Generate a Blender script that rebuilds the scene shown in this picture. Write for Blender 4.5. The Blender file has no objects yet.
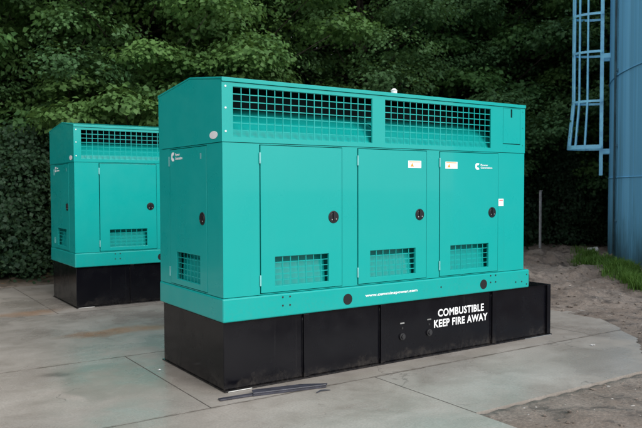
import bpy, math, random
import numpy as np
from mathutils import Matrix, Vector, Euler

# ------------------------------------------------------------------ camera, world, sun, exposure
scene = bpy.context.scene
col = scene.collection
PI = math.pi
CAM_H, PITCH, ROLL, FPX = 1.65, 0.0357, 0.0025, 706.67
cam_d = bpy.data.cameras.new('camera'); cam = bpy.data.objects.new('camera', cam_d); col.objects.link(cam)
cam_d.sensor_width = 36.0; cam_d.lens = FPX / 642.0 * 36.0
cam_d.clip_start = 0.1; cam_d.clip_end = 3000
cam.matrix_world = Matrix.Translation((0, 0, CAM_H)) @ Matrix.Rotation(PI/2 - PITCH, 4, 'X') @ Matrix.Rotation(-ROLL, 4, 'Z')
scene.camera = cam
cam_d.dof.use_dof = True; cam_d.dof.focus_distance = 6.8; cam_d.dof.aperture_fstop = 3.2

SUN_DIR = Vector((0.95, -1.0, 1.0)).normalized()      # towards the sun, behind and right of the camera
world = bpy.data.worlds.new('World'); scene.world = world; world.use_nodes = True
wn = world.node_tree; wn.nodes.clear()
sky = wn.nodes.new('ShaderNodeTexSky'); sky.sky_type = 'NISHITA'; sky.sun_disc = False
sky.sun_elevation = math.asin(SUN_DIR.z); sky.sun_rotation = math.atan2(SUN_DIR.x, SUN_DIR.y)
sky.air_density = 1.0; sky.dust_density = 3.0; sky.ozone_density = 1.0
hs = wn.nodes.new('ShaderNodeHueSaturation'); hs.inputs['Saturation'].default_value = 0.5
bg = wn.nodes.new('ShaderNodeBackground'); bg.inputs['Strength'].default_value = 0.085
wo = wn.nodes.new('ShaderNodeOutputWorld')
cloud = wn.nodes.new('ShaderNodeMix'); cloud.data_type = 'RGBA'; cloud.inputs[0].default_value = .7      # even cloud deck over the sky
cloud.inputs[7].default_value = (7.6, 7.75, 8.0, 1)
wn.links.new(sky.outputs[0], hs.inputs['Color']); wn.links.new(hs.outputs[0], cloud.inputs[6]); wn.links.new(cloud.outputs[2], bg.inputs[0]); wn.links.new(bg.outputs[0], wo.inputs[0])
sun_d = bpy.data.lights.new('sun', 'SUN'); sun_d.energy = 1.4; sun_d.angle = math.radians(40); sun_d.color = (1.0, 0.97, 0.93)
sun = bpy.data.objects.new('sun', sun_d); col.objects.link(sun)
sun.rotation_euler = (-SUN_DIR).to_track_quat('-Z', 'Y').to_euler()
scene.view_settings.view_transform = 'Standard'; scene.view_settings.look = 'None'
scene.view_settings.exposure = 1.08; scene.view_settings.gamma = 1.0; scene.view_settings.use_curve_mapping = False
scene.cycles.max_bounces = 6; scene.cycles.diffuse_bounces = 4; scene.cycles.glossy_bounces = 3; scene.cycles.transmission_bounces = 3

# ------------------------------------------------------------------ helpers
R = random.Random(7); NR = np.random.default_rng(11)
OX, OY, YAW = -0.786, 5.653, 0.5912                      # near corner of the front generator, its heading
def site(u, w):
    return (OX + u*math.cos(YAW) - w*math.sin(YAW), OY + u*math.sin(YAW) + w*math.cos(YAW))

class MB:
    def __init__(s): s.v = []; s.f = []
    def add(s, vs, fs):
        b = len(s.v); s.v += [tuple(v) for v in vs]; s.f += [tuple(b+i for i in f) for f in fs]; return s
    def box(s, x0, x1, y0, y1, z0, z1):
        return s.add([(x0,y0,z0),(x1,y0,z0),(x1,y1,z0),(x0,y1,z0),(x0,y0,z1),(x1,y0,z1),(x1,y1,z1),(x0,y1,z1)],
                     [(0,3,2,1),(4,5,6,7),(0,1,5,4),(1,2,6,5),(2,3,7,6),(3,0,4,7)])
    def prism(s, pts, axis, a, b):
        """closed polygon pts (p,q) extruded along axis from a to b"""
        n = len(pts)
        def m(p, t):
            return {'x': (t, p[0], p[1]), 'y': (p[0], t, p[1]), 'z': (p[0], p[1], t)}[axis]
        vs = [m(p, a) for p in pts] + [m(p, b) for p in pts]
        return s.add(vs, [tuple(range(n))[::-1], tuple(range(n, 2*n))] + [(i, (i+1) % n, n+(i+1) % n, n+i) for i in range(n)])
    def cyl(s, c, axis, r, h, n=20, r2=None):
        """cylinder from centre of one cap along +axis (vector) by h"""
        ax = Vector(axis).normalized(); t = ax.orthogonal().normalized(); b = ax.cross(t); c = Vector(c); r2 = r if r2 is None else r2
        A = [c + (t*math.cos(2*PI*i/n) + b*math.sin(2*PI*i/n))*r for i in range(n)]
        B = [c + ax*h + (t*math.cos(2*PI*i/n) + b*math.sin(2*PI*i/n))*r2 for i in range(n)]
        return s.add(A+B, [tuple(range(n))[::-1], tuple(range(n, 2*n))] + [(i, (i+1) % n, n+(i+1) % n, n+i) for i in range(n)])
    def tube(s, pts, rads, n=8, closed=False):
        pts = [Vector(p) for p in pts]; m = len(pts)
        if not isinstance(rads, (list, tuple)): rads = [rads]*m
        base = len(s.v); prev = None
        for i, p in enumerate(pts):
            if closed: d = (pts[(i+1) % m] - pts[i-1]).normalized()
            else: d = (pts[min(i+1, m-1)] - pts[max(i-1, 0)]).normalized()
            t = d.orthogonal().normalized() if prev is None else (prev - d*prev.dot(d)).normalized()
            prev = t; b = d.cross(t)
            for k in range(n):
                a = 2*PI*k/n; s.v.append(tuple(p + (t*math.cos(a) + b*math.sin(a))*rads[i]))
        for i in range(m if closed else m-1):
            j = (i+1) % m
            for k in range(n):
                s.f.append((base+i*n+k, base+i*n+(k+1) % n, base+j*n+(k+1) % n, base+j*n+k))
        if not closed:
            s.f.append(tuple(base+k for k in range(n))[::-1]); s.f.append(tuple(base+(m-1)*n+k for k in range(n)))
        return s
    def plate(s, a0, a1, b0, b1, holes, front, thick, axis):
        """sheet with rectangular holes. axis 'y': a=x,b=z,front=y ; axis 'x': a=y,b=z,front=x. thick goes from front to front+thick"""
        A = sorted({a0, a1} | {h[0] for h in holes} | {h[1] for h in holes}); B = sorted({b0, b1} | {h[2] for h in holes} | {h[3] for h in holes})
        A = [a for a in A if a0 <= a <= a1]; B = [b for b in B if b0 <= b <= b1]
        def solid(i, j):
            if i < 0 or j < 0 or i >= len(A)-1 or j >= len(B)-1: return False
            ca, cb = (A[i]+A[i+1])/2, (B[j]+B[j+1])/2
            return not any(h[0] < ca < h[1] and h[2] < cb < h[3] for h in holes)
        def P(a, b, t):
            return (a, front+t, b) if axis == 'y' else (front+t, a, b)
        idx = {}
        def V(i, j, k):
            key = (i, j, k)
            if key not in idx:
                idx[key] = len(s.v); s.v.append(P(A[i], B[j], thick*k))
            return idx[key]
        for i in range(len(A)-1):
            for j in range(len(B)-1):
                if not solid(i, j): continue
                s.f.append((V(i,j,0), V(i+1,j,0), V(i+1,j+1,0), V(i,j+1,0)))
                s.f.append((V(i,j,1), V(i,j+1,1), V(i+1,j+1,1), V(i+1,j,1)))
                for di, dj, e in ((-1,0,((i,j),(i,j+1))), (1,0,((i+1,j),(i+1,j+1))), (0,-1,((i,j),(i+1,j))), (0,1,((i,j+1),(i+1,j+1)))):
                    if not solid(i+di, j+dj):
                        p, q = e; s.f.append((V(*p,0), V(*p,1), V(*q,1), V(*q,0)))
        return s
    def mesh(s, name='mesh'):
        me = bpy.data.meshes.new(name); me.from_pydata(s.v, [], s.f); me.update()
        import bmesh
        bm = bmesh.new(); bm.from_mesh(me); bmesh.ops.recalc_face_normals(bm, faces=bm.faces); bm.to_mesh(me); bm.free()
        return me
    def build(s, name, mat, parent=None, bevel=0.0, smooth=False, segs=2):
        return place(name, s.mesh(name), mat, parent, bevel=bevel, smooth=smooth, segs=segs)

def place(name, me, mat, parent=None, loc=(0,0,0), rot=(0,0,0), bevel=0.0, smooth=False, segs=2):
    o = bpy.data.objects.new(name, me); col.objects.link(o)
    if mat is not None and not me.materials: me.materials.append(mat)
    o.parent = parent; o.location = loc; o.rotation_euler = rot
    if smooth:
        for p in me.polygons: p.use_smooth = True
    if bevel:
        b = o.modifiers.new('bevel', 'BEVEL'); b.width = bevel; b.segments = segs; b.limit_method = 'ANGLE'; b.angle_limit = math.radians(40)
        b.harden_normals = False
    return o
def empty(name, loc, rz=0):
    o = bpy.data.objects.new(name, None); col.objects.link(o); o.location = loc; o.rotation_euler = (0,0,rz); o.empty_display_size = 0.2
    return o
def tag(o, label=None, cat=None, group=None, kind=None):
    if label: o['label'] = label
    if cat: o['category'] = cat
    if group: o['group'] = group
    if kind: o['kind'] = kind
    return o
def copy_tree(o, parent=None):
    c = o.copy(); col.objects.link(c); c.parent = parent
    for ch in list(o.children): copy_tree(ch, c)
    return c

# ------------------------------------------------------------------ numpy value noise
def _hash(ix, iy, seed):
    h = (ix.astype(np.int64)*374761393 + iy.astype(np.int64)*668265263 + seed*974634777) & 0xffffffff
    h = ((h ^ (h >> 13))*1274126177) & 0xffffffff
    return ((h ^ (h >> 16)) & 0xffff)/65535.0
def vnoise(x, y, seed=0):
    ix, iy = np.floor(x), np.floor(y); fx, fy = x-ix, y-iy
    fx, fy = fx*fx*(3-2*fx), fy*fy*(3-2*fy)
    a, b, c, d = _hash(ix,iy,seed), _hash(ix+1,iy,seed), _hash(ix,iy+1,seed), _hash(ix+1,iy+1,seed)
    return (a*(1-fx)+b*fx)*(1-fy) + (c*(1-fx)+d*fx)*fy - 0.5
def fbm(x, y, octs=4, seed=0, gain=0.5):
    t = 0; amp = 1
    for k in range(octs):
        t = t + amp*vnoise(x*2**k + 17.3*k, y*2**k - 9.1*k, seed+k); amp *= gain
    return t

# ------------------------------------------------------------------ materials
class NT:
    def __init__(s, name):
        s.m = bpy.data.materials.new(name); s.m.use_nodes = True; s.t = s.m.node_tree; s.t.nodes.clear()
        s.out = s.t.nodes.new('ShaderNodeOutputMaterial'); s.p = s.t.nodes.new('ShaderNodeBsdfPrincipled'); s.t.links.new(s.p.outputs[0], s.out.inputs[0])
    def n(s, typ, props=None, **ins):
        nd = s.t.nodes.new('ShaderNode'+typ)
        for k, v in (props or {}).items(): setattr(nd, k, v)
        for k, v in ins.items(): s.set(nd, k.replace('_', ' '), v)
        return nd
    def set(s, nd, key, v):
        i = nd.inputs[int(key[1:])] if key[0] == 'i' and key[1:].isdigit() else nd.inputs[key]
        if isinstance(v, bpy.types.NodeSocket): s.t.links.new(v, i)
        elif isinstance(v, bpy.types.Node): s.t.links.new(v.outputs[0], i)
        else: i.default_value = v
    def coord(s, kind='Object', obj=None):
        nd = s.n('TexCoord'); nd.object = obj; return nd.outputs[kind]
    def noise(s, vec, scale, detail=4, rough=0.55, dist=0.0):
        return s.n('TexNoise', Vector=vec, Scale=scale, Detail=detail, Roughness=rough, Distortion=dist).outputs[0]
    def ramp(s, fac, lo, hi, a=0.0, b=1.0):
        return s.n('MapRange', {'interpolation_type': 'SMOOTHSTEP'}, i0=fac, i1=lo, i2=hi, i3=a, i4=b).outputs[0]
    def math(s, op, a, b=0.0):
        return s.n('Math', {'operation': op}, i0=a, i1=b).outputs[0]
    def mix(s, fac, a, b, mode='MIX'):
        nd = s.n('Mix', {'data_type': 'RGBA', 'blend_type': mode})
        def st(i, v):
            if isinstance(v, bpy.types.NodeSocket): s.t.links.new(v, nd.inputs[i])
            elif isinstance(v, (tuple, list)): nd.inputs[i].default_value = (*v[:3], 1)
            else: nd.inputs[i].default_value = v
        st(0, fac); st(6, a); st(7, b)
        return nd.outputs[2]
    def base(s, v): s.set(s.p, 'Base Color', (*v, 1) if isinstance(v, tuple) else v); return s
    def rough(s, v): s.set(s.p, 'Roughness', v); return s
    def bump(s, h, strength, dist):
        b = s.n('Bump', Height=h, Strength=strength, Distance=dist); s.t.links.new(b.outputs[0], s.p.inputs['Normal']); return s
    def mapping(s, vec, loc=(0,0,0), scale=(1,1,1)):
        return s.n('Mapping', Vector=vec, Location=loc, Scale=scale).outputs[0]
M = {}
def simple(name, c, rough=0.5, metal=0.0, var=0.0, scale=8.0):
    t = NT(name); t.rough(rough); t.p.inputs['Metallic'].default_value = metal
    if var:
        v = t.noise(t.coord(), scale, 5)
        t.base(t.mix(t.ramp(v, .3, .7), tuple(x*(1-var) for x in c), tuple(min(1, x*(1+var)) for x in c)))
    else: t.base(c)
    M[name] = t.m; return t

# teal enclosure paint: slight dust film, gentle unevenness of the sheet metal
t = NT('teal_paint'); g = t.coord()
TEAL = (0.004, 0.318, 0.294)
dust = t.ramp(t.noise(g, 2.2, 6, .6), .42, .75, 0, .08)
streak = t.ramp(t.noise(t.mapping(g, scale=(14, 14, .7)), 1.0, 4), .5, .8, 0, .07)
c = t.mix(dust, TEAL, (.035, .33, .32)); c = t.mix(streak, c, (.006, .245, .235))
drip = t.ramp(t.noise(t.mapping(g, scale=(30, 30, .35), loc=(2, 5, 0)), 1.0, 5, .6), .60, .78, 0, .22)      # thin rain runs
c = t.mix(drip, c, (.02, .22, .21))
gz_ = t.n('SeparateXYZ', Vector=g).outputs[2]; splash = t.math('MULTIPLY', t.ramp(t.math('ADD', gz_, t.math('MULTIPLY', t.noise(g, 7, 6, .7), -.35)), .42, .66, .10, 0), t.ramp(t.noise(g, 45, 4, .7), .4, .7))
c = t.mix(splash, c, (.13, .17, .15))
t.base(c); t.rough(t.ramp(t.noise(g, 3.0, 4), .3, .7, .26, .40)); t.p.inputs['Specular IOR Level'].default_value = .22; t.p.inputs['Coat Weight'].default_value = .34; t.p.inputs['Coat Roughness'].default_value = .05
t.bump(t.noise(g, 1.3, 0, .3), .55, .014)
M['teal'] = t.m
# black tank paint
t = NT('black_paint'); g = t.coord()
c = t.mix(t.ramp(t.noise(g, 3, 6, .65), .45, .8, 0, .5), (.003, .003, .005), (.008, .008, .010))
gz_ = t.n('SeparateXYZ', Vector=g).outputs[2]; mud = t.math('MULTIPLY', t.ramp(t.math('ADD', gz_, t.math('MULTIPLY', t.noise(g, 6, 6, .75), -.42)), -.24, -.10, .30, 0), t.ramp(t.noise(g, 22, 6, .75), .3, .7))
c = t.mix(mud, c, (.10, .088, .075)); c = t.mix(t.ramp(t.noise(t.mapping(g, scale=(25, 25, .6)), 1, 5), .62, .75, 0, .5), c, (.02, .02, .021))
t.base(c)
t.rough(t.ramp(t.noise(g, 5, 5), .3, .7, .14, .30)); t.bump(t.noise(g, 1.3, 0, .3), .35, .012)
t.p.inputs['Specular IOR Level'].default_value = .26
M['black'] = t.m
simple('interior', (.016, .036, .042), .9)
simple('rubber', (.015, .015, .017), .55, var=.3)
simple('handle_black', (.005, .005, .007), .35)
simple('hole_shade', (.003, .003, .004), .8)  # near-black, the shade inside an open hole put into the colour
simple('steel', (.45, .45, .44), .4, metal=.8, var=.2)
simple('white_print', (.82, .83, .84), .5, var=.04)
simple('orange_print', (.75, .30, .04), .5)
simple('red_print', (.6, .05, .04), .5)
simple('white_plastic', (.75, .75, .76), .45, var=.06)
simple('hinge_paint', (.16, .42, .42), .4, var=.15)
simple('galvanised', (.36, .37, .38), .5, metal=.35, var=.25, scale=12)
simple('bark', (.045, .036, .028), .9, var=.5, scale=6)
simple('dark_bar', (.035, .036, .050), .4, var=.35, scale=14)
simple('dead_leaf', (.13, .075, .035), .8, var=.5, scale=20)
simple('joint', (.055, .047, .040), .9, var=.4, scale=9)
simple('stone_chip', (.33, .31, .29), .85, var=.4, scale=15)

pad = empty('concrete_pad', (OX, OY, 0), YAW); tag(pad, kind='structure', label='grey concrete pad of jointed slabs under the generators')
def concrete(name):
    t = NT(name); g = t.coord('Object', pad)
    oi = t.n('ObjectInfo').outputs['Random']
    warp = t.n('VectorMath', {'operation': 'ADD'}, i0=g, i1=t.n('VectorMath', {'operation': 'SCALE'}, i0=t.n('VectorMath', {'operation': 'SUBTRACT'}, i0=t.n('TexNoise', Vector=g, Scale=2.3, Detail=5).outputs[1], i1=(.5,.5,.5)).outputs[0], Scale=.45).outputs[0]).outputs[0]
    big = t.noise(g, .55, 5, .6); mid = t.noise(g, 2.4, 6, .65, .4); fine = t.noise(g, 60, 3, .7)
    swirl = t.noise(t.mapping(g, scale=(.5, 2.2, 1)), 1.5, 5, .6, .8)
    c = t.mix(t.ramp(big, .3, .7), (.262, .230, .202), (.345, .308, .276))
    c = t.mix(t.ramp(mid, .40, .70, 0, .6), c, (.190, .160, .134))
    c = t.mix(t.ramp(swirl, .50, .75, 0, .38), c, (.41, .385, .36))
    c = t.mix(t.ramp(oi, 0, 1, 0, .22), c, (.30, .288, .268))
    def stain(c, uc, wc, hu, hw, colr, amt, box=False, warpd=True, edge=.55):
        d = t.n('VectorMath', {'operation': 'ABSOLUTE'}, i0=t.mapping(warp if warpd else g, loc=(-uc/hu, -wc/hw, 0), scale=(1/hu, 1/hw, 0))).outputs[0]
        if box:
            sx = t.n('SeparateXYZ', Vector=d); r = t.math('MAXIMUM', sx.outputs[0], sx.outputs[1])
        else: r = t.n('VectorMath', {'operation': 'LENGTH'}, i0=d).outputs[1]
        m_ = t.math('MULTIPLY', t.ramp(r, edge, 1.05, 1, 0), t.ramp(t.noise(g, 5, 5, .7), .25, .6, .45, 1))
        return t.mix(t.math('MULTIPLY', m_, amt), c, colr)
    c = stain(c, .12, 2.95, .85, .26, (.30, .150, .075), .95, edge=.3)       # rust streak behind the front generator
    c = stain(c, -.55, 4.85, .55, .30, (.28, .155, .085), .8, edge=.25)
    c = stain(c, -.62, .95, .40, .62, (.165, .165, .140), .7, box=True, edge=.8)   # greenish damp footprint
    c = stain(c, -1.0, 1.42, .18, .10, (.12, .105, .095), .8, edge=.3)
    c = stain(c, -.45, .15, 1.1, .5, (.24, .232, .207), .5, edge=.2)
    c = stain(c, -.02, .6, .22, 1.1, (.20, .175, .15), .6, edge=.2)
    c = stain(c, 3.6, -.9, 1.5, .45, (.25, .23, .205), .7, edge=.1)
    c = stain(c, 2.2, -1.05, 1.4, .35, (.40, .385, .36), .5, edge=.1)
    c = stain(c, .3, -1.6, 1.6, .8, (.36, .345, .315), .5, edge=.1)
    c = stain(c, 2.0, -.16, 2.4, .10, (.27, .24, .205), .6, edge=.4)
    c = t.mix(t.ramp(fine, .35, .65, 0, .38), c, (.16, .15, .135))
    spk = t.n('TexVoronoi', Vector=g, Scale=26.0).outputs[0]
    c = t.mix(t.ramp(spk, .04, .09, .35, 0), c, (.10, .095, .085))
    def seam(c, axis, at, half):                      # grime worked into the slab joints
        sx = t.n('SeparateXYZ', Vector=t.n('VectorMath', {'operation': 'ADD'}, i0=g, i1=t.n('VectorMath', {'operation': 'SCALE'}, i0=t.n('VectorMath', {'operation': 'SUBTRACT'}, i0=t.n('TexNoise', Vector=g, Scale=14.0, Detail=5).outputs[1], i1=(.5,.5,.5)).outputs[0], Scale=.05).outputs[0]).outputs[0])
        d = t.math('ABSOLUTE', t.math('SUBTRACT', sx.outputs[axis], at))
        return t.mix(t.math('MULTIPLY', t.ramp(d, half*.2, half, .75, 0), t.ramp(t.noise(g, 3.2, 4, .7), .35, .6)), c, (.10, .082, .066))
    for ax_, at_ in ((1, -.29), (1, 1.70), (1, 4.55)): c = seam(c, ax_, at_, .030)
    cr = t.n('TexVoronoi', {'feature': 'DISTANCE_TO_EDGE'}, Vector=t.n('VectorMath', {'operation': 'ADD'}, i0=warp, i1=t.n('VectorMath', {'operation': 'SCALE'}, i0=t.n('TexNoise', Vector=g, Scale=9.0, Detail=6).outputs[1], Scale=.14).outputs[0]).outputs[0], Scale=.42).outputs[0]
    crack = t.math('MULTIPLY', t.ramp(cr, .0012, .0035, .5, 0), t.ramp(t.noise(g, .9, 3), .55, .62))
    c = t.mix(crack, c, (.09, .08, .07))
    t.base(c)
    t.rough(t.ramp(t.noise(warp, 1.0, 4, .6), .36, .66, .17, .58))
    h = t.math('ADD', t.math('MULTIPLY', t.math('ADD', fine, t.math('MULTIPLY', t.noise(t.mapping(g, scale=(4, 90, 1)), 1.0, 3), .8)), .5), t.math('MULTIPLY', mid, 1.0))
    t.bump(h, .35, .006)
    M[name] = t.m
concrete('concrete')

# dirt with damp dark patches
t = NT('dirt'); g = t.coord('Object', pad)
big = t.noise(g, .8, 5, .6); mid = t.noise(g, 3.5, 7, .7, .5); fine = t.noise(g, 38, 6, .75)
c = t.mix(t.ramp(big, .35, .65), (.180, .138, .110), (.285, .236, .200))
c = t.mix(t.ramp(mid, .47, .66, 0, .85), c, (.062, .046, .037))
c = t.mix(t.ramp(t.noise(g, 9, 5, .7), .55, .72, 0, .5), c, (.30, .275, .25))
c = t.mix(t.ramp(fine, .38, .62, .45, 0), c, (.055, .044, .038))
pos = t.n('SeparateXYZ', Vector=g)                 # leaf litter takes over under the wood
lit = t.math('MULTIPLY', t.ramp(t.math('ADD', pos.outputs[1], t.math('MULTIPLY', big, 1.2)), 8.0, 9.2), 1.0)
c = t.mix(lit, c, t.mix(t.ramp(t.noise(g, 14, 5), .35, .65), (.030, .026, .016), (.085, .064, .038)))
t.base(c); t.rough(t.ramp(mid, .4, .7, .85, .5))
t.bump(t.math('ADD', fine, t.math('MULTIPLY', mid, 1.5)), .7, .03); M['dirt'] = t.m

# blue tower paint: chalked, streaked, dark algae low down
t = NT('blue_paint'); g = t.coord()
gz = t.n('SeparateXYZ', Vector=g)
st = t.noise(t.mapping(g, scale=(5, 5, .10)), 1.0, 7, .65)
st2 = t.noise(t.mapping(g, scale=(2.2, 2.2, .05), loc=(3, 1, 0)), 1.0, 4, .6)
c = t.mix(t.ramp(st, .36, .64), (.17, .52, .86), (.22, .60, .92))
c = t.mix(t.ramp(st2, .47, .58, 0, .6), c, (.13, .38, .58))
c = t.mix(t.ramp(t.noise(t.mapping(g, scale=(9, 9, .3)), 1.0, 6, .7), .58, .72, 0, .45), c, (.12, .22, .22))
low = t.math('ADD', gz.outputs[2], t.math('MULTIPLY', t.noise(t.mapping(g, scale=(3, 3, .6)), 1.0, 6, .7), -2.4))
c = t.mix(t.ramp(low, -1.3, .3, .85, 0), c, (.035, .065, .062))
t.base(c); t.rough(.75); t.p.inputs['Specular IOR Level'].default_value = .15; t.bump(t.noise(g, 1.2, 2), .3, .03); M['blue'] = t.m
t = simple('ladder_blue', (.24, .66, .97), .45, var=.15, scale=6)

simple('conduit', (.05, .11, .14), .6, var=.4, scale=3)
# leaves: tint per leaf, light through the blade
def leaf_mat(name, lo, hi, yl):
    t = NT(name); a = t.n('Attribute', {'attribute_name': 'tint'}).outputs['Fac']; oi = t.n('ObjectInfo').outputs['Random']
    c = t.mix(a, lo, hi); c = t.mix(t.ramp(oi, 0, 1, 0, .45), c, yl)
    t.base(c); t.rough(.5); t.p.inputs['Specular IOR Level'].default_value = .18
    tr = t.n('BsdfTranslucent'); t.set(tr, 'Color', t.mix(.5, c, (.16, .26, .04)))
    mx = t.n('MixShader', i0=.42); t.t.links.new(t.p.outputs[0], mx.inputs[1]); t.t.links.new(tr.outputs[0], mx.inputs[2]); t.t.links.new(mx.outputs[0], t.out.inputs[0])
    M[name] = t.m
leaf_mat('leaf_mid', (.050, .118, .050), (.110, .225, .084), (.110, .190, .062))
leaf_mat('leaf_bright', (.056, .138, .050), (.130, .275, .084), (.135, .235, .066))
leaf_mat('leaf_dark', (.046, .108, .052), (.105, .210, .088), (.100, .175, .066))
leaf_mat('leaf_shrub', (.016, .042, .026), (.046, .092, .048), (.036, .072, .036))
leaf_mat('grass_blade', (.06, .15, .025), (.13, .26, .05), (.12, .20, .05))

# ------------------------------------------------------------------ ground: dirt sheet to the horizon
def seg_dist(px, py, poly):
    """signed distance to polygon (negative inside)"""
    d = np.full(px.shape, 1e9); ins = np.zeros(px.shape, bool); n = len(poly)
    for i in range(n):
        (ax, ay), (bx, by) = poly[i], poly[(i+1) % n]
        ex, ey = bx-ax, by-ay; wx, wy = px-ax, py-ay
        tt = np.clip((wx*ex+wy*ey)/(ex*ex+ey*ey), 0, 1)
        d = np.minimum(d, np.hypot(wx-ex*tt, wy-ey*tt))
        cnd = ((ay <= py) & (by > py)) | ((by <= py) & (ay > py))
        with np.errstate(divide='ignore', invalid='ignore'):
            xi = ax + (py-ay)*(bx-ax)/np.where(by == ay, 1e-9, by-ay)
        ins ^= cnd & (px < xi)
    return np.where(ins, -d, d)
CLEAR = [(-12, -9), (1.31, -9), (1.31, -1.50), (3.45, -1.50), (3.75, -1.36), (4.05, -1.12), (4.4, -.84), (4.75, -.52), (5.1, -.12), (5.32, .25), (5.36, .9),
         (5.2, 1.7), (5.3, 3.2), (5.1, 5.2), (5.0, 7.2), (2.0, 7.75), (.6, 7.9), (-.4, 7.75), (-1.4, 7.9), (-3, 7.7), (-6, 8.0), (-12, 8)]
HARD = [(1.31, -9), (1.31, -1.50), (3.45, -1.50)]
xs = np.concatenate([-np.geomspace(600, 10.6, 22), np.arange(-10, 12.001, .055), np.geomspace(12.6, 600, 22)])
ys = np.concatenate([-np.geomspace(600, 2.4, 22)[:-1], np.arange(-2, 3.4, .4), np.arange(3.5, 21.001, .055), np.geomspace(21.6, 900, 24)])
gx, gy = np.meshgrid(xs, ys); X, Y = gx.ravel(), gy.ravel()
ca, sa = math.cos(YAW), math.sin(YAW)
u = (X-OX)*ca + (Y-OY)*sa; w = -(X-OX)*sa + (Y-OY)*ca
sd = seg_dist(u + .10*fbm(u*2.2, w*2.2, 3, 3), w + .0*u, CLEAR)
hard = np.clip((-(w + 1.2))*4, 0, 1)*np.clip((3.9-u)*3, 0, 1)            # along the straight cast edge the soil lies below the slab top
lump = .075*fbm(u*1.4, w*1.4, 3, 21) + .11*np.maximum(0, fbm(u*3.1, w*3.1, 4, 31))**1.3 + .035*fbm(u*8, w*8, 3, 41)
s1 = np.clip(sd/.25, 0, 1); s1 = s1*s1*(3-2*s1)
rise = np.clip((u-5.2)/2.5, 0, 1)*np.clip((w-.5)/2, 0, 1)*np.clip((15-u)/4, 0, 1)
soft = .012 + .05*np.clip(sd/1.5, 0, 1) + lump*(.35 + .65*np.clip(sd/.8, 0, 1))*(1+.9*rise) + .10*rise
hardz = -.014 + lump*(.04 + .5*np.clip((sd-.05)/.5, 0, 1)) + .04*np.clip(sd/1.0, 0, 1)
z = np.where(sd < 0, np.maximum(-.14, sd*1.2 - .002 + np.where(sd > -.15, .3*lump, 0)), (1-hard)*soft*s1 + hard*hardz)
z = np.where((sd < 0) & (hard > .5), -.13, z)
far = np.clip((np.hypot(X, Y-8)-25)/30, 0, 1); z = z*(1-far) + .05*far
nx, ny = len(xs), len(ys)
ii = (np.arange(ny-1)[:, None]*nx + np.arange(nx-1)[None, :]).ravel()
quads = np.stack([ii, ii+1, ii+nx+1, ii+nx], 1)
def np_mesh(name, co, faces, tint=None, smooth=False):
    me = bpy.data.meshes.new(name); n, k = faces.shape
    me.vertices.add(len(co)); me.vertices.foreach_set('co', np.asarray(co, np.float32).ravel())
    me.loops.add(n*k); me.loops.foreach_set('vertex_index', faces.astype(np.int32).ravel())
    me.polygons.add(n); me.polygons.foreach_set('loop_start', np.arange(0, n*k, k, dtype=np.int32)); me.polygons.foreach_set('loop_total', np.full(n, k, np.int32))
    if smooth: me.polygons.foreach_set('use_smooth', np.ones(n, bool))
    me.update(calc_edges=True)
    if tint is not None:
        a = me.attributes.new('tint', 'FLOAT', 'POINT'); a.data.foreach_set('value', np.asarray(tint, np.float32))
    return me
ground = place('ground', np_mesh('ground', np.stack([X, Y, z], 1), quads, smooth=True), M['dirt']); tag(ground, kind='structure', label='bare damp brown dirt round the concrete pad')
def ground_z(x, y):
    i = int(np.clip(np.searchsorted(xs, x), 1, nx-1)); j = int(np.clip(np.searchsorted(ys, y), 1, ny-1))
    return float(z.reshape(ny, nx)[j, i])

# ------------------------------------------------------------------ concrete slabs
G = .006
for (u0, u1, w0, w1) in [(-.25, 4.43, -.29, 1.70), (4.43, 5.75, -.29, 1.70), (-3.6, -.25, -.29, 1.70), (-7.4, -3.6, -.29, 1.70), (-11, -7.4, -.29, 1.70),
                         (1.31, 5.75, -1.50, -.29), (-4.4, 1.31, -4.4, -.29), (-4.4, 1.31, -9, -4.4), (-11, -4.4, -4.4, -.29), (-11, -4.4, -9, -4.4),
                         (-5.2, 5.6, 1.70, 4.55), (-11, -5.2, 1.70, 4.55),
                         (-.20, 5.4, 4.55, 7.65), (-4.6, -.20, 4.55, 7.65), (-11, -4.6, 4.55, 7.65)]:
    b = MB()
    b.box(u0+G, u1-G, w0+G, w1-G, -.12, 0)
    b.build('concrete_slab', M['concrete'], pad)
def joint(u0, u1, w0, w1): MB().box(u0, u1, w0, w1, -.10, -.0009).build('joint_filler', M['joint'], pad)
q_ = G-.001
for w_, ua, ub in ((-.29, -11, 5.75), (1.70, -11, 5.6), (4.55, -11, 5.4), (-4.4, -11, 1.31)): joint(ua, ub, w_-q_, w_+q_)
for u_, wa, wb in ((-.25, -.29, 1.70), (4.43, -.29, 1.70), (-3.6, -.29, 1.7), (-7.4, -.29, 1.7), (1.31, -1.5, -.29), (-4.4, -9, -.29), (-5.2, 1.7, 4.55), (-.20, 4.55, 7.65), (-4.6, 4.55, 7.65)):
    joint(u_-q_, u_+q_, wa+G, wb-G)

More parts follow.
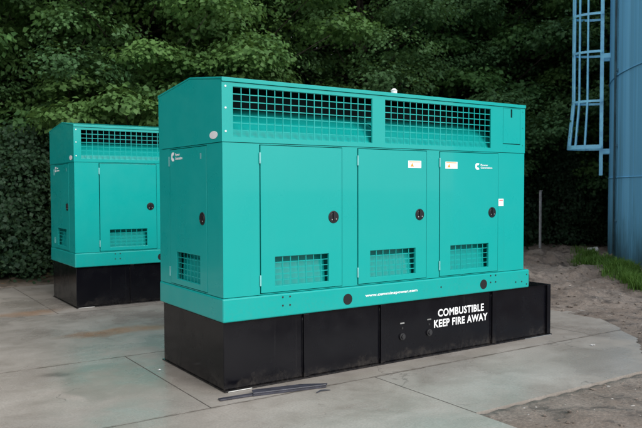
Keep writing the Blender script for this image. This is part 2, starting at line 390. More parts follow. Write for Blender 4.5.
# ------------------------------------------------------------------ text
def text_mesh(body, x0, x1, z0, z1, bold=0.0, spacing=1.0, depth=.0015):
    """lettering in the xz plane facing -y, filling the given rectangle"""
    cu = bpy.data.curves.new('lettering', 'FONT'); cu.body = body; cu.size = 1.0; cu.bevel_depth = bold; cu.bevel_resolution = 0; cu.extrude = .01; cu.space_character = spacing; cu.resolution_u = 3
    o = bpy.data.objects.new('lettering', cu); col.objects.link(o)
    dg = bpy.context.evaluated_depsgraph_get(); me = bpy.data.meshes.new_from_object(o.evaluated_get(dg))
    bpy.data.objects.remove(o); bpy.data.curves.remove(cu)
    co = np.empty(len(me.vertices)*3, np.float32); me.vertices.foreach_get('co', co); co = co.reshape(-1, 3)
    mn, mx = co.min(0), co.max(0)
    out = np.stack([x0 + (co[:,0]-mn[0])/(mx[0]-mn[0])*(x1-x0), -(co[:,2]-mn[2])/(mx[2]-mn[2])*depth, z0 + (co[:,1]-mn[1])/(mx[1]-mn[1])*(z1-z0)], 1)
    me.vertices.foreach_set('co', out.astype(np.float32).ravel()); me.materials.clear(); me.update()
    return me

# ------------------------------------------------------------------ generator
W, LE, LK, LT = 1.364, 3.594, 3.682, 4.073
HT, HS, HK, HB = 2.542, 2.027, 0.770, 0.5685
def make_generator():
    g = empty('generator', (OX, OY, 0), YAW)
    teal = M['teal']
    # --- black base tank
    tank = MB().box(.016, LT-.004, .036, W-.03, .012, HB-.004).build('fuel_tank', M['black'], g, bevel=.006)
    for x in (.800, 1.655, 3.157, LT-.030):
        MB().box(x-.027, x+.027, .010, .036, .014, HB-.006).build('stiffener', M['black'], tank, bevel=.003)
    for x in (.800, 1.655, 3.157):
        for s_ in (-1, 1):
            MB().tube([(x+s_*.0285, .0355, .02+.52*k/12) for k in range(13)], [.0032+.0012*(k % 2) for k in range(13)], 5).build('weld_bead', M['black'], tank, smooth=True)
    MB().box(.004, LT+.004, -.006, W-.006, .001, .011).build('base_flange', M['black'], tank, bevel=.002)
    MB().box(.03, .25, -.014, -.007, .001, .010).build('glint_strip', M['steel'], tank, bevel=.003)  # bright sliver added as the wet highlight along the base flange
    MB().box(3.62, LT-.02, -.012, -.007, .001, .007).build('glint_strip', M['steel'], tank, bevel=.003)  # same added highlight, thinner, towards the far end of the flange
    MB().box(.012, LT, .012, W-.02, HB-.0055, HB-.0005).build('tank_top', M['black'], tank)
    for x in (1.904, 2.251):
        MB().box(x-.026, x+.026, .030, .0358, .352, .364).build('label_strip', M['steel'], tank)
        p = MB(); p.cyl((x, .036, .228), (0,-1,0), .034, .016, 20); p.cyl((x, .020, .228), (0,-1,0), .022, .014, 6); p.build('drain_plug', M['rubber'], tank, bevel=.002)
        MB().cyl((x, .036, .310), (0,-1,0), .011, .008, 8).build('bolt', M['rubber'], tank)
    place('lettering', text_mesh('COMBUSTIBLE', 2.371, 3.022, .368, .446, .030, 1.08), M['white_print'], tank, (0, .0352, 0))
    place('lettering', text_mesh('KEEP FIRE AWAY', 2.318, 3.077, .264, .342, .030, 1.08), M['white_print'], tank, (0, .0352, 0))
    # --- teal skid
    sk = MB(); sk.prism([(-.008, -.008), (LK, -.008), (LK, W+.008), (-.008, W+.008)], 'z', HB, HK-.005)
    skid = sk.build('skid_base', teal, g, bevel=.014, segs=3)
    MB().box(.03, LK-.05, .03, W-.03, HK-.006, HK-.001).build('gasket', M['rubber'], skid)
    for x in (1.229, 2.971):
        p = MB(); n = 24
        p.cyl((x, -.008, .655), (0,-1,0), .050, .0025, 24); p.build('lifting_hole_disc', M['hole_shade'], skid, bevel=.001)  # flat black disc stands in for the dark of an open hole
    bolt = MB().cyl((0,0,0), (0,-1,0), .0085, .003, 8).mesh('bolt')
    bolt_w = MB().cyl((0,0,0), (0,-1,0), .0085, .004, 8).mesh('bolt'); bolt_t = bolt_w.copy()
    for x, zz in [(.55,.734),(.621,.734),(.55,.662),(.621,.662),(3.075,.737),(3.150,.737),(3.075,.667),(3.150,.667),(3.462,.641),(3.558,.640),(3.638,.712),(3.638,.607),(2.371,.674)]:
        place('bolt', bolt, M['rubber'], skid, (x, -.008, zz), (0,0,0))
    MB().box(LK+.001, LK+.040, .02, .11, .600, .705).build('rubber_mount', M['rubber'], skid, bevel=.006)
    place('lettering', text_mesh('www.cumminspower.com', 1.427, 2.060, .649, .682, .030, 1.04), M['white_print'], skid, (0, -.0084, 0))
    # --- lower walls
    D = [(.345, 1.170), (1.353, 2.180), (2.358, 3.185)]
    GR = [(.480, 1.028), (1.489, 2.040), (2.502, 3.047)]
    T = .035
    MB().plate(0, LE, HK, HS-.003, [(a-.010, b+.005, HK+.006, HS-.011) for a, b in D], 0, T, 'y').build('front_wall', teal, g)
    MB().plate(0, LE, HK, HS-.003, [], W-T, T, 'y').build('back_wall', teal, g)
    ED = (.300, 1.095)
    MB().plate(T, W-T, HK, HS-.003, [(ED[0]-.006, ED[1]+.008, HK+.006, HS-.011)], 0, T, 'x').build('end_wall', teal, g)
    MB().plate(T, W-T, HK, HS-.003, [], LE-T, T, 'x').build('end_wall', teal, g)
    # --- upper band with the two long grilles
    top0, top1 = HS+.002, 2.505
    G1, G2 = (.094, 1.512), (1.662, 3.069)
    MB().plate(-.004, LE+.004, top0, top1, [(G1[0], G1[1], 2.068, 2.474), (G2[0], G2[1], 2.068, 2.474), (3.252, 3.524, 2.116, 2.498)], -.004, .012, 'y').build('upper_front_panel', teal, g)
    MB().plate(-.004, LE+.004, top0, top1, [], W-.008, .012, 'y').build('upper_back_panel', teal, g)
    MB().box(.04, LE-.04, .05, .48, 2.026, 2.032).build('shelf_plate', M['interior'], g)
    ap = MB().plate(3.255, 3.521, 2.124, 2.495, [(3.370, 3.396, 2.400, 2.488)], -.0045, .010, 'y').build('access_panel', teal, g)
    MB().box(3.25, 3.53, .012, .016, 2.11, 2.50).build('backing', M['interior'], ap)
    ridge_w, ridge_z = .624, 2.618
    for x0, x1 in ((-.004, .006), (LE-.006, LE+.004)):
        MB().prism([(.009, top0), (W-.009, top0), (W-.009, top1+.02), (ridge_w, ridge_z-.016), (.009, top1+.02)], 'x', x0, x1).build('gable_panel', teal, g)
    rf = MB()
    rf.prism([(-.014, 2.509), (-.014, HT), (ridge_w, ridge_z), (W+.014, HT), (W+.014, 2.509), (W+.004, 2.509), (W+.004, HT-.016), (ridge_w, ridge_z-.014), (-.004, HT-.016), (-.004, 2.509)], 'x', -.0065, LE+.0065)
    roof = rf.build('roof', teal, g, bevel=.003)
    c = MB(); c.cyl((0,0,0), (0,0,1), .030, .03, 14); c.cyl((0,0,.03), (0,0,1), .036, .022, 14, .012)
    place('vent_cap', c.mesh('vent_cap'), M['white_plastic'], roof, (1.905, .16, 2.562), bevel=.004)
    for (a, b) in (G1, G2):
        gl = MB(); n = 18; y0, y1 = .003, .006
        for k in range(n+1):
            x = a + (b-a)*k/n; gl.box(x-.0038, x+.0038, y0, y1, 2.060, 2.482)
        for k in range(8):
            zz = 2.068 + (2.474-2.068)*k/7; gl.box(a-.006, b+.006, y1+.0005, y1+.0035, zz-.0038, zz+.0038)
        go = gl.build('top_grille', teal, g)
        d = MB(); dp = [(.020, 2.046), (.060, 2.125), (.130, 2.210), (.250, 2.285), (.400, 2.335)]; d.prism(dp + [(p[0]+.004, p[1]-.006) for p in dp[::-1]], 'x', a-.02, b+.11); d.build('deflector', teal, go)
    for zz in (2.472, 2.30, 2.113):
        for x in (.028, LE-.028): place('bolt', bolt_w if x < 1 else bolt_t, M['white_plastic'] if x < 1 else teal, g, (x, -.004, zz))
    MB().box(.30, LE-.05, .50, W-.06, HK+.01, 2.49).build('insulation', M['interior'], g)
    # --- doors
    def door(a, b, ga, gb, hu, axis='y'):
        nm = 'door'
        z0, z1 = HK+.012, HS-.017; gz0, gz1 = .832, 1.080
        d = MB(); d.plate(a, b, z0, z1, [(ga, gb, gz0, gz1)], -.003, .03, axis); do = d.build(nm, teal, g, bevel=.002)
        def bx(m, p0, p1, q0, q1, r0, r1):          # p along wall, q depth, r height
            return m.box(p0, p1, q0, q1, r0, r1) if axis == 'y' else m.box(q0, q1, p0, p1, r0, r1)
        gl = MB(); n = 7
        for k in range(n+1):
            x = ga + (gb-ga)*k/n; bx(gl, x-.0035, x+.0035, .006, .009, gz0-.006, gz1+.006)
        for k in range(6):
            zz = gz0 + (gz1-gz0)*k/5; bx(gl, ga-.006, gb+.006, .0095, .0125, zz-.0035, zz+.0035)
        gl.build('grille', teal, do)
        dp = [(.055, gz0-.03), (.085, 1.026)]; prof = dp + [(p[0]+.003, p[1]) for p in dp[::-1]]
        df = MB()
        if axis == 'y': df.prism(prof, 'x', ga-.03, gb)
        else:
            k_ = len(prof); df.add([(q_, p_, r_) for p_ in (ga+.0, gb+.03) for q_, r_ in prof], [tuple(range(k_)), tuple(range(k_, 2*k_))[::-1]] + [(i_, (i_+1) % k_, k_+(i_+1) % k_, k_+i_) for i_ in range(k_)])
        df.build('deflector', teal, do)
        bk = MB(); bx(bk, a+.02, b-.02, .118, .121, .79, 1.16); bk.build('baffle', teal, do)
        # recessed paddle latch
        o = Vector((hu, -.003, 1.400)) if axis == 'y' else Vector((-.003, hu, 1.400)); nv = Vector((0,-1,0)) if axis == 'y' else Vector((-1,0,0))
        h = MB(); h.cyl(o, nv, .056, .006, 28, .053); h.cyl(o+nv*.006, nv, .040, .003, 24, .038)
        if axis == 'y': h.box(hu-.011, hu+.011, -.022, -.010, 1.372, 1.446)
        else: h.box(-.022, -.010, hu-.011, hu+.011, 1.372, 1.446)
        ho = h.build('handle', M['handle_black'], do, bevel=.003)
        for dx, dz_ in ((-.022, -.022), (.024, -.018)):
            rr = MB(); rr.cyl(o+nv*.009+Vector((dx if axis == 'y' else 0, dx if axis == 'x' else 0, dz_)), nv, .006, .003, 8); rr.build('lock_screw', M['steel'], do)
        for zz in (1.905, .888):
            hb = MB(); pa = a-.008 if axis == 'y' else b+.008
            bx(hb, pa-.007, pa+.007, -.012, -.0035, zz-.045, zz+.045); hb.build('hinge', M['hinge_paint'], do, bevel=.002)
        return do
    doors = [door(D[i][0], D[i][1], GR[i][0], GR[i][1], (1.078, 2.091, 3.096)[i]) for i in range(3)]
    ed = door(ED[0], ED[1], .440, .955, .384, 'x')
    def sticker(parent, x0, x1, z0, z1):
        s = MB().box(x0, x1, -.0042, -.0032, z0, z1).build('warning_sticker', M['white_print'], parent)
        xc = x0+(x1-x0)*.30; hh = (z1-z0)
        MB().prism([(xc-hh*.30, z0+hh*.18), (xc+hh*.30, z0+hh*.18), (xc, z0+hh*.72)], 'y', -.0050, -.0043).build('warning_triangle', M['orange_print'], parent)
        MB().box(x0+.012, x1-.012, -.0050, -.0043, z1-hh*.20, z1-hh*.10).build('warning_bar', M['orange_print'], parent)
    sticker(doors[1], 1.945, 2.110, 1.848, 1.916)
    sticker(doors[2], 2.428, 2.593, 1.846, 1.916)
    s = MB().box(3.196, 3.272, -.0012, -.0002, 1.463, 1.540).build('instruction_sticker', M['white_print'], g)
    MB().box(3.206, 3.262, -.0020, -.0013, 1.520, 1.530).build('sticker_heading', M['red_print'], s)
    # maker's mark: heavy C with a notch, two lines of lettering
    def mark(parent, x0, x1, z0, z1, axis='y'):
        hgt = z1-z0; r = hgt*.5; cx, cz = x0+r, (z0+z1)/2; m = MB(); n = 22
        a0, a1 = math.radians(48), math.radians(312)
        def P(x, zz, d): return (x, -.0042+d, zz) if axis == 'y' else (-.0042+d, 2*x0-x+0.0, zz)
        vs = []
        for d in (0, .001):
            for k in range(n+1):
                a = a0 + (a1-a0)*k/n; sq = 1.0/max(abs(math.cos(a)), abs(math.sin(a))); ro = r*min(1.12, sq)
                vs.append(P(cx+ro*math.cos(a), cz+ro*math.sin(a), d)); vs.append(P(cx+r*.34*math.cos(a), cz+r*.34*math.sin(a), d))
        fs = [(2*k, 2*k+2, 2*k+3, 2*k+1) for k in range(n)]; m.add(vs, fs + [tuple(i+2*(n+1) for i in f) for f in fs]); m.build('emblem', M['white_print'], parent)
        for txt, fx, fz0, fz1 in (('Power', .64, .56, .88), ('Generation', 1.0, .14, .46)):
            me = text_mesh(txt, 0, (x1-x0-2.5*r)*fx, z0+hgt*fz0, z0+hgt*fz1, .016)
            if axis == 'y': place('lettering', me, M['white_print'], parent, (x0+2.35*r, -.0034, 0))
            else: place('lettering', me, M['white_print'], parent, (-.0034, x0-2.35*r, 0), (0, 0, -PI/2))
    mark(doors[2], 2.847, 3.098, 1.843, 1.908)
    mark(ed, 1.056, 1.056+.26, 1.905, 1.985, 'x')
    MB().box(-.0042, -.0032, .395, .422, 1.905, 1.955).build('warning_sticker', M['hinge_paint'], ed)
    MB().prism([(.150+.075*math.cos(2*PI*k/20), 2.090+.032*math.sin(2*PI*k/20)) for k in range(20)], 'x', -.0062, -.0042).build('rating_plate', M['white_plastic'], g)
    MB().box(LE+.001, LE+.026, .03, .075, 1.075, 1.125).build('socket_cover', M['white_plastic'], g, bevel=.005)
    return g
gen1 = make_generator()
tag(gen1, 'large teal generator on black tank lettered COMBUSTIBLE KEEP FIRE AWAY, standing clear in full view', 'generator', 'teal generators on the concrete pad')
gen2 = copy_tree(gen1)
q = site(.10, 4.83); gen2.location = (-3.384, 9.709, 0); gen2.rotation_euler = (0, 0, YAW)
gen2['label'] = 'teal generator on black tank, half hidden behind the other generator, near the leafy wood edge'

# ------------------------------------------------------------------ blue water tower with caged ladder
TR = 8.0; tdir = Vector((6.46, 15.73)).normalized(); tnorm = Vector((tdir.y, -tdir.x))
TC = Vector((6.38, 15.70)) + tnorm*TR
tw = empty('water_tower', (TC.x, TC.y, 0)); tag(tw, 'tall weathered blue steel water tank with welded seams', 'water tank')
n = 180; tz = [0.05, 1.86, 3.90, 5.95, 8.0, 10.05, 12.1, 14.15]
for k in range(len(tz)-1):
    b = MB(); rr = TR - .006*(k % 2)
    vs = [(rr*math.cos(2*PI*i/n), rr*math.sin(2*PI*i/n), zz) for zz in (tz[k]+.001, tz[k+1]-.001) for i in range(n)]
    b.add(vs, [(i, (i+1) % n, n+(i+1) % n, n+i) for i in range(n)])
    b.build('shell_course', M['blue'], tw, smooth=True)
for zz in tz[1:-1]:
    MB().tube([((TR+.002)*math.cos(2*PI*i/n), (TR+.002)*math.sin(2*PI*i/n), zz) for i in range(n)], .012, 6, True).build('weld_seam', M['blue'], tw, smooth=True)
for k in range(len(tz)-1):                                      # staggered upright welds
    for j in range(6):
        a = 2*PI*(j + .5*(k % 2))/6 + 2.62
        MB().tube([((TR+.001)*math.cos(a), (TR+.001)*math.sin(a), tz[k]+.01), ((TR+.001)*math.cos(a), (TR+.001)*math.sin(a), tz[k+1]-.01)], .011, 6).build('weld_seam', M['blue'], tw)
b = MB(); vs = []
for rr, zz in ((TR+.02, 14.15), (TR*.72, 15.1), (TR*.38, 15.7), (.01, 15.95)): vs += [(rr*math.cos(2*PI*i/60), rr*math.sin(2*PI*i/60), zz) for i in range(60)]
b.add(vs, [(r*60+i, r*60+(i+1) % 60, (r+1)*60+(i+1) % 60, (r+1)*60+i) for r in range(3) for i in range(60)]); b.build('tank_roof', M['blue'], tw, smooth=True)
b = MB(); vs = []
for rr, zz in ((TR+.24, -.3), (TR+.24, .03), (TR+.20, .06), (TR-.05, .06)): vs += [(rr*math.cos(2*PI*i/n), rr*math.sin(2*PI*i/n), zz) for i in range(n)]
b.add(vs, [(r*n+i, r*n+(i+1) % n, (r+1)*n+(i+1) % n, (r+1)*n+i) for r in range(3) for i in range(n)]); b.build('foundation_ring', M['concrete'], tw)
def tpol(a, r, zz): return Vector((r*math.cos(a), r*math.sin(a), zz))
aT = math.atan2(-tnorm.y, -tnorm.x)                              # where the line of sight grazes the shell
ac = aT + math.radians(11.5)
cd = MB().tube([tpol(ac, TR+.045, .05), tpol(ac, TR+.045, 14.0)], .024, 8).build('conduit', M['conduit'], tw, smooth=True)
for zz in np.arange(1.0, 14, 1.5): MB().box(-.05, .05, -.02, .05, -.02, .02).build('pipe_clip', M['blue'], tw)
for i, o in enumerate([o for o in tw.children if o.name.startswith('pipe_clip')]): 
    p_ = tpol(ac, TR+.02, 1.0+1.5*i); o.location = p_; o.rotation_euler = (0, 0, ac+PI/2)
# ladder
al = aT + math.radians(1.5)
er = Vector((math.cos(al), math.sin(al), 0)); et = Vector((-math.sin(al), math.cos(al), 0))
lad = empty('caged_ladder', (TC.x + er.x*(TR+.16), TC.y + er.y*(TR+.16), 0)); tag(lad, 'light blue steel ladder with hooped safety cage fixed to the water tank', 'ladder')
lb = M['ladder_blue']
for s in (-1, 1):
    o_ = et*(.21*s)
    m = MB(); c_ = [o_+er*.035-et*.012, o_+er*.035+et*.012, o_-er*.035+et*.012, o_-er*.035-et*.012]
    m.add([(p.x, p.y, 1.93) for p in c_] + [(p.x, p.y, 14.6) for p in c_], [(3,2,1,0), (4,5,6,7), (0,1,5,4), (1,2,6,5), (2,3,7,6), (3,0,4,7)])
    m.build('stile', lb, lad)
rung = MB().tube([et*-.21, et*.21], .012, 8).mesh('rung')
zz = 2.05
while zz < 14.5: place('rung', rung, lb, lad, (0, 0, zz)); zz += .305
def hoop_pts(rw, rd, zz, nn=25):
    """U-shaped hoop: from one stile round the outside to the other"""
    pts = []
    for k in range(nn):
        a = PI*k/(nn-1); pts.append(et*(rw*math.cos(a)) + er*(rd*(max(0, math.sin(a))**.75)) + Vector((0, 0, zz)))
    return pts
def flat_hoop(rw, rd, zz, h=.05, th=.008):
    m = MB(); P0 = [et*.21 + Vector((0,0,zz))] + hoop_pts(rw, rd, zz) + [et*-.21 + Vector((0,0,zz))]
    vs = []
    for i, p in enumerate(P0):
        cen = er*.15 + Vector((0,0,zz)); dd = (p-cen); dd.z = 0; dd.normalize()
        vs += [p+Vector((0,0,h/2)), p-Vector((0,0,h/2)), p+dd*th-Vector((0,0,h/2)), p+dd*th+Vector((0,0,h/2))]
    fs = []
    for i in range(len(P0)-1):
        for k in range(4): fs.append((4*i+k, 4*i+(k+1) % 4, 4*i+4+(k+1) % 4, 4*i+4+k))
    return m.add(vs, fs)
hz = [3.53, 4.59, 5.40, 6.45, 7.5, 8.55, 9.6, 10.65, 11.7, 12.75, 13.8, 14.55]
for h_ in hz: flat_hoop(.34, .60, h_, .05).build('cage_hoop', lb, lad)
flat_hoop(.42, .70, 2.54, .085).build('cage_hoop', lb, lad)
for k in (3, 6, 9, 12, 15, 18, 21):
    a, b_ = hoop_pts(.335, .592, 3.53)[k], hoop_pts(.415, .69, 2.50)[k]
    m = MB(); ang = al
    m.tube([b_, a, Vector((a.x, a.y, 14.55))], .021, 6); m.build('cage_bar', lb, lad)
for zz in (2.45, 4.50, 6.6, 8.7, 10.8, 12.9):
    for s in (-1, 1):
        m = MB(); o_ = et*(.21*s)
        c_ = [o_-er*.03-et*.03, o_-er*.03+et*.03, o_-er*.172+et*.03, o_-er*.172-et*.03]
        m.add([(p.x, p.y, zz-.05) for p in c_] + [(p.x, p.y, zz+.05) for p in c_], [(3,2,1,0), (4,5,6,7), (0,1,5,4), (1,2,6,5), (2,3,7,6), (3,0,4,7)]); m.build('bracket', lb, lad)

# ------------------------------------------------------------------ post, scrap, litter
px_, py_ = 5.33, 17.17
fp = empty('fence_post', (px_, py_, 0)); tag(fp, 'thin grey metal post standing alone before the dark wood', 'post')
b = MB(); b.box(-.028, .028, -.006, .006, -.2, 1.58); b.box(-.005, .005, -.05, -.006, -.2, 1.58); b.build('shaft', M['galvanised'], fp)
for zz in np.arange(.15, 1.55, .1): MB().box(-.012, .012, .006, .016, zz, zz+.03).build('stud', M['galvanised'], fp)
MB().box(-.034, .034, -.056, .020, 1.58, 1.60).build('cap', M['galvanised'], fp, bevel=.004)

bar = empty('steel_bar', (OX, OY, 0), YAW); tag(bar, 'flat dark steel bar with a pointed end lying before the tank', 'bar')
b = MB(); b.prism([(.150, -.215), (.770, -.335), (.800, -.31), (.60, -.205), (.185, -.125)], 'z', .018, .030); b.build('blade', M['dark_bar'], bar, bevel=.003)
b = MB(); b.prism([(.150, -.216), (.770, -.336), (.772, -.330), (.152, -.209)], 'z', .003, .0178); b.build('rim', M['dark_bar'], bar)
bar2 = empty('steel_bar', (OX, OY, 0), YAW); tag(bar2, 'thin square-ended dark steel strip partly under the pointed bar', 'bar')
b = MB(); b.prism([(-.125, -.185), (.52, -.235), (.525, -.185), (-.118, -.135)], 'z', .003, .014); b.build('strip', M['dark_bar'], bar2, bevel=.002)
b = MB(); b.prism([(-.125, -.186), (.52, -.236), (.52, -.230), (-.125, -.180)], 'z', .0142, .017); b.build('lip', M['dark_bar'], bar2)
q = site(.70, -.42); pts = [(-.08, -.03, .006), (-.04, .0, .012), (.0, .012, .010), (.05, .012, .006)]
tag(place('bent_strip', MB().tube(pts, [.004, .006, .006, .003], 6).mesh('bent_strip'), M['dark_bar'], None, (q[0], q[1], 0), (0, 0, YAW-.3)), 'small curled dark strip lying by the tip of the pointed steel bar', 'scrap')

def crumple(name, u_, w_, size, mat, label, cat, rz=0, xy=None, z0=.004):
    m = MB(); nn = 5; vs = []
    for i in range(nn):
        for j in range(nn): vs.append(((i/(nn-1)-.5)*size + R.uniform(-.1, .1)*size, (j/(nn-1)-.5)*size*.7, abs(R.gauss(0, .12))*size + .002))
    m.add(vs, [(i*nn+j, (i+1)*nn+j, (i+1)*nn+j+1, i*nn+j+1) for i in range(nn-1) for j in range(nn-1)])
    p_ = xy or site(u_, w_); o = m.build(name, mat, None); o.location = (p_[0], p_[1], z0); o.rotation_euler = (0, 0, rz)
    return tag(o, label, cat)
crumple('paper_scrap', 3.95, -.62, .04, M['white_plastic'], 'tiny white paper scrap on the slab beyond the COMBUSTIBLE lettering', 'scrap', .4)
crumple('paper_scrap', -.17, .98, .028, M['white_plastic'], 'tiny white paper scrap by the slab joint at the greenish stain', 'scrap', .9)
wp = empty('pipe_stub', (6.15, 15.95, 0), .3); tag(wp, 'short white plastic pipe lying at the foot of the water tank', 'pipe')
zt = ground_z(6.15, 15.95)
wp.location.z = zt
MB().tube([(-.11, 0, .055), (.11, 0, .06)], .05, 14).build('tube', M['white_plastic'], wp, smooth=False)
MB().tube([(.05, 0, .059), (.10, 0, .06)], .06, 14).build('collar', M['white_plastic'], wp)

# ------------------------------------------------------------------ leaves, trees, shrubs
def leaves_mesh(name, cen, outw, size, tintbase, up=.6, spread=.42):
    """one folded, pointed leaf (4 vertices, 2 triangles) per row of cen"""
    n = len(cen)
    nrm = outw*.75 + np.array([0, 0, up]) + NR.normal(0, spread, (n, 3)); nrm /= np.linalg.norm(nrm, axis=1)[:, None] + 1e-9
    d = NR.normal(0, 1, (n, 3)) + outw*.8 + np.array([0, 0, -.35]); d -= nrm*np.sum(d*nrm, 1)[:, None]; d /= np.linalg.norm(d, axis=1)[:, None] + 1e-9
    s = np.cross(nrm, d); L = (size*NR.uniform(.6, 1.3, n))[:, None]; wd = L*NR.uniform(.34, .50, n)[:, None]
    b = cen - d*L*.5; tip = cen + d*L*.5 - nrm*L*.12; l = cen + s*wd + nrm*L*.06 - d*L*.08; r = cen - s*wd + nrm*L*.06 - d*L*.08
    co = np.stack([b, r, tip, l], 1).reshape(-1, 3)
    k = np.arange(n)*4
    fc = np.concatenate([np.stack([k, k+1, k+2], 1), np.stack([k, k+2, k+3], 1)])
    tint = np.repeat(np.clip(tintbase + NR.normal(0, .16, n), 0, 1), 4)
    return np_mesh(name, co, fc, tint)

def make_tree(H, CR, base, boughs, per, nleaf, leaf, mat, seed, lean=0.0, size=.110):
    """returns an Empty with trunk, limbs and crown"""
    rg = np.random.default_rng(seed); t = empty('broadleaf_tree', (0, 0, 0))
    tr = MB(); r0 = .10 + .012*H; px = rg.normal(0, .10, 8).cumsum()*.35; py = rg.normal(0, .10, 8).cumsum()*.35
    pts = [(px[i]+lean*(i/7)**1.4*H*.2, py[i], -.3 + (H*.86+.3)*i/7) for i in range(8)]
    tr.tube(pts, [r0*1.5, r0*1.08] + [r0*(1-.125*i) for i in range(1, 7)], 9); tro = tr.build('trunk', M['bark'], t, smooth=True)
    P = np.array(pts)
    C = []; OW = []; TB = []
    lm = MB()
    for k in range(boughs):
        h = base + (H-base)*(k+rg.uniform(.1, .9))/boughs; f = (h-base)/(H-base)
        prof = CR*(.62 + .62*math.sin(PI*min(1, f*.78+.16)))*(1.0 if f < .72 else max(.25, 1-(f-.72)*2.4))*rg.uniform(.55, 1.1)
        a = k*2.399 + rg.uniform(-.5, .5)
        at = np.array([np.interp(h*.92, P[:,2], P[:,0]), np.interp(h*.92, P[:,2], P[:,1]), max(base*.6, h-prof*.35)])
        tipp = np.array([at[0] + prof*math.cos(a), at[1] + prof*math.sin(a), h + rg.uniform(-.2, .3)])
        mid = at*.5 + tipp*.5 + np.array([0, 0, .25*prof*rg.uniform(-.3, .6)])
        lm.tube([at, mid*.6+at*.4, mid, tipp], [.036, .026, .018, .006], 5)
        br = rg.uniform(.55, 1.0)*(.70 + .10*CR)
        bt = rg.choice([.12, .3, .5, .7, .95])                                  # whole sprays differ in age
        for j in range(per):
            v = rg.normal(0, 1, 3); v[2] = abs(v[2])*.9 - .15; v /= np.linalg.norm(v)
            cc = tipp + v*br*rg.uniform(.70, 1.0)*np.array([1, 1, .62]) + np.array([math.cos(a), math.sin(a), 0])*.15
            if j % 7 == 0: cc = tipp*.6 + at*.4 + rg.normal(0, .35, 3)
            m_ = rg.integers(int(nleaf*.6), int(nleaf*1.4)); sg = rg.uniform(.10, .17)
            off = rg.normal(0, 1, (m_, 3))*np.array([sg, sg, sg*.55])
            C.append(cc + off)
            ow = off/(np.linalg.norm(off, axis=1)[:, None]+1e-6)*.35 + v*.8; OW.append(ow)
            TB.append(np.full(m_, bt + rg.uniform(-.15, .15)))
    lm.build('limbs', M['bark'], tro, smooth=True)
    me = leaves_mesh('crown', np.concatenate(C), np.concatenate(OW), size, np.concatenate(TB))
    place('crown', me, M[mat], t)
    return t
protos = [make_tree(9.0, 2.5, 1.3, 85, 50, 26, 30, 'leaf_bright', 1, size=.105),
          make_tree(10.5, 2.8, 1.6, 90, 50, 26, 30, 'leaf_mid', 2, .3, size=.082),
          make_tree(13.5, 3.1, 3.0, 90, 50, 26, 30, 'leaf_mid', 3, -.2, size=.09),
          make_tree(12.0, 2.6, 2.2, 87, 50, 26, 30, 'leaf_bright', 4, .2, size=.118),
          make_tree(15.0, 3.3, 3.6, 96, 50, 26, 30, 'leaf_dark', 5, size=.095)]
names = ['low-branching bright green tree', 'drooping leafy green tree', 'tall leafy green tree', 'slender bright green tree', 'tall dark green tree']
def make_shrub(H, CR, clumps, nleaf, mat, seed, size=.085):
    rg = np.random.default_rng(seed); t = empty('shrub', (0, 0, 0)); st_ = MB(); C = []; OW = []; TB = []
    for k in range(7):
        a = k*2.4+rg.uniform(-.4, .4); r_ = CR*rg.uniform(.3, .75); hh = H*rg.uniform(.6, .95)
        st_.tube([(.06*math.cos(a), .06*math.sin(a), -.15), (r_*.4*math.cos(a), r_*.4*math.sin(a), hh*.5), (r_*math.cos(a), r_*math.sin(a), hh)], [.03, .02, .006], 5)
    st_.build('stems', M['bark'], t, smooth=True)
    for k in range(clumps):
        a = rg.uniform(0, 2*PI); f = rg.uniform(0, 1)**.8; zz = H*(.04 + .93*f); rr = CR*(1.0 - .45*f**2)*rg.uniform(.45, 1.05)
        cc = np.array([rr*math.cos(a), rr*math.sin(a), zz]); m_ = rg.integers(int(nleaf*.6), int(nleaf*1.4)); sg = rg.uniform(.10, .20)
        off = rg.normal(0, 1, (m_, 3))*np.array([sg, sg, sg*.7]); C.append(cc+off)
        ow = np.array([math.cos(a), math.sin(a), .1])*.8 + off*.4; OW.append(ow); TB.append(np.full(m_, rg.uniform(.1, .8)))
    Cc = np.concatenate(C); Cc[:, 2] = np.maximum(Cc[:, 2], .03)
    place('foliage', leaves_mesh('foliage', Cc, np.concatenate(OW), size, np.concatenate(TB), up=.45), M[mat], t)
    return t
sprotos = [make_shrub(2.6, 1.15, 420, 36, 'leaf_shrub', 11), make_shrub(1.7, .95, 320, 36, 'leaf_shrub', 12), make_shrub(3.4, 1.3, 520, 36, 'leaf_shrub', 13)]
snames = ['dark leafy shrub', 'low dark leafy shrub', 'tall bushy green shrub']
E0 = Vector((-5.5, 12.6)); ED_ = Vector((11.4, 5.3)).normalized(); EN = Vector((-ED_.y, ED_.x))
used = set()
def spot(s):
    return ('past the open end of the pad' if s < -1 else 'beyond the half-hidden generator end' if s < 2.2 else 'behind the half-hidden generator' if s < 5.2
            else 'between half-hidden generator and lone post' if s < 9.5 else 'close behind the lone grey post' if s < 13 else 'behind the blue water tank')
def put(plist, labels, i, x, y, s, rz, group, label):
    pr = plist[i]
    if (id(plist), i) in used: o = copy_tree(pr)
    else: used.add((id(plist), i)); o = pr
    o.location = (x, y, 0); o.scale = (s, s, s*R.uniform(.94, 1.08)); o.rotation_euler = (0, 0, rz); tag(o, label, 'tree' if plist is protos else 'shrub', group)
def along(s0, s1, step, dist, jit, kinds, sc, plist, labels, group, where):
    s = s0; k = 0
    while s < s1:
        sj = s+R.uniform(-.3, .3)*step; p_ = E0 + ED_*sj + EN*(dist+R.uniform(-jit, jit)); i = kinds[k % len(kinds)]; k += 1
        put(plist, labels, i, p_.x, p_.y, R.uniform(*sc), R.uniform(0, 6.28), group, labels[i] + ' ' + where + ' ' + spot(sj)); s += step*R.uniform(.85, 1.15)
along(-7, 20, 2.5, 2.6, .7, [0, 1, 3, 1, 0], (.92, 1.12), protos, names, 'leafy trees of the wood behind the pad', 'at the wood edge')
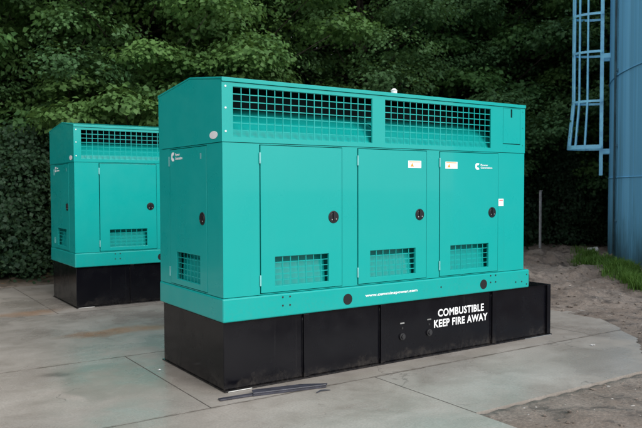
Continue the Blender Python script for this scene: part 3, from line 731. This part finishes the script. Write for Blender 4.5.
along(-9, 23, 3.5, 6.2, .9, [3, 2, 1], (.95, 1.15), protos, names, 'leafy trees of the wood behind the pad', 'in the second row')
along(-11, 27, 6.0, 10.5, 1.2, [2, 4, 3], (1.0, 1.2), protos, names, 'leafy trees of the wood behind the pad', 'deep in the wood')
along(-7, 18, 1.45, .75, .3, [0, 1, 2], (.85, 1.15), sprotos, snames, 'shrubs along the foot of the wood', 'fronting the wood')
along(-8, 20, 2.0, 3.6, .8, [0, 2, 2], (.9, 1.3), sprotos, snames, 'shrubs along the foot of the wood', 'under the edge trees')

# ------------------------------------------------------------------ grass tuft by the tank, loose clods and litter
def blades(name, centres, hgt, parent=None):
    n = len(centres); a = NR.uniform(0, 2*PI, n); L = hgt*NR.uniform(.5, 1.25, n); lean = NR.uniform(.2, .9, n)*L
    dx, dy = np.cos(a), np.sin(a); wv = .006*NR.uniform(.8, 1.6, n)
    b0 = centres + np.stack([-dy*wv, dx*wv, 0*a], 1); b1 = centres - np.stack([-dy*wv, dx*wv, 0*a], 1)
    m0 = centres + np.stack([dx*lean*.35 - dy*wv*.8, dy*lean*.35 + dx*wv*.8, L*.6], 1); m1 = centres + np.stack([dx*lean*.35 + dy*wv*.8, dy*lean*.35 - dx*wv*.8, L*.6], 1)
    tp = centres + np.stack([dx*lean, dy*lean, L*.92], 1)
    co = np.stack([b0, b1, m1, m0, tp], 1).reshape(-1, 3); k = np.arange(n)*5
    fc = np.concatenate([np.stack([k, k+1, k+2], 1), np.stack([k, k+2, k+3], 1), np.stack([k+3, k+2, k+4], 1)])
    return np_mesh(name, co, fc, np.repeat(np.clip(NR.normal(.5, .3, n), 0, 1), 5))
pts = []
for (cx, cy, rx, k) in [(5.68, 14.5, .42, 620), (5.56, 13.8, .44, 900), (5.42, 13.0, .44, 900), (5.28, 12.3, .38, 750), (5.12, 11.7, .32, 560), (4.96, 11.1, .26, 320), (4.95, 10.8, .16, 120)]:
    tuft = NR.normal(0, .5, (max(6, k//12), 2))*rx
    for q in range(k*2):
        tt = tuft[q % len(tuft)]; x, y = cx+tt[0]+NR.normal(0, .05), cy+tt[1]*1.3+NR.normal(0, .05)
        if (Vector((x, y))-TC).length < TR+.30: continue
        pts.append((x, y, ground_z(x, y)-.01))
gr = place('grass', blades('grass', np.array(pts), .17), M['grass_blade']); tag(gr, 'bright green grass tuft at the foot of the water tank', 'grass', kind='stuff')

def scatter(name, n, size, mat, label, cat, region, flat=.6):
    m = MB(); ico = [(0,0,1),(.9,0,.3),(.3,.85,.25),(-.75,.5,.3),(-.7,-.55,.25),(.3,-.9,.3),(0,0,-.6)]
    k = 0
    while k < n:
        u_, w_ = region(); x, y = site(u_, w_)
        s = float(seg_dist(np.array([u_]), np.array([w_]), CLEAR)[0])
        if s < .05: continue
        k += 1; sc = size*min(2.2, R.lognormvariate(0, .5)); a = R.uniform(0, 6.28); zz = ground_z(x, y)
        vs = [(x+sc*(p[0]*math.cos(a)-p[1]*math.sin(a))*R.uniform(.7, 1.3), y+sc*(p[0]*math.sin(a)+p[1]*math.cos(a))*R.uniform(.7, 1.3), zz+sc*p[2]*flat*R.uniform(.6, 1.2)) for p in ico]
        m.add(vs, [(0,1,2),(0,2,3),(0,3,4),(0,4,5),(0,5,1),(6,2,1),(6,3,2),(6,4,3),(6,5,4),(6,1,5)])
    return tag(m.build(name, mat, None), label, cat, kind='stuff')
scatter('dirt_clods', 4200, .014, M['dirt'], 'loose brown clods scattered over the bare dirt', 'clods', lambda: (R.uniform(1.4, 13), R.uniform(-4, 7)))
scatter('gravel', 1200, .009, M['stone_chip'], 'small pale stones scattered over the bare dirt', 'gravel', lambda: (R.uniform(1.4, 13), R.uniform(-4, 7)))
scatter('leaf_litter', 1500, .030, M['dead_leaf'], 'brown dead leaves and bits under the wood edge', 'litter', lambda: (R.uniform(-8, 14), R.uniform(5.5, 9.5)), .2)
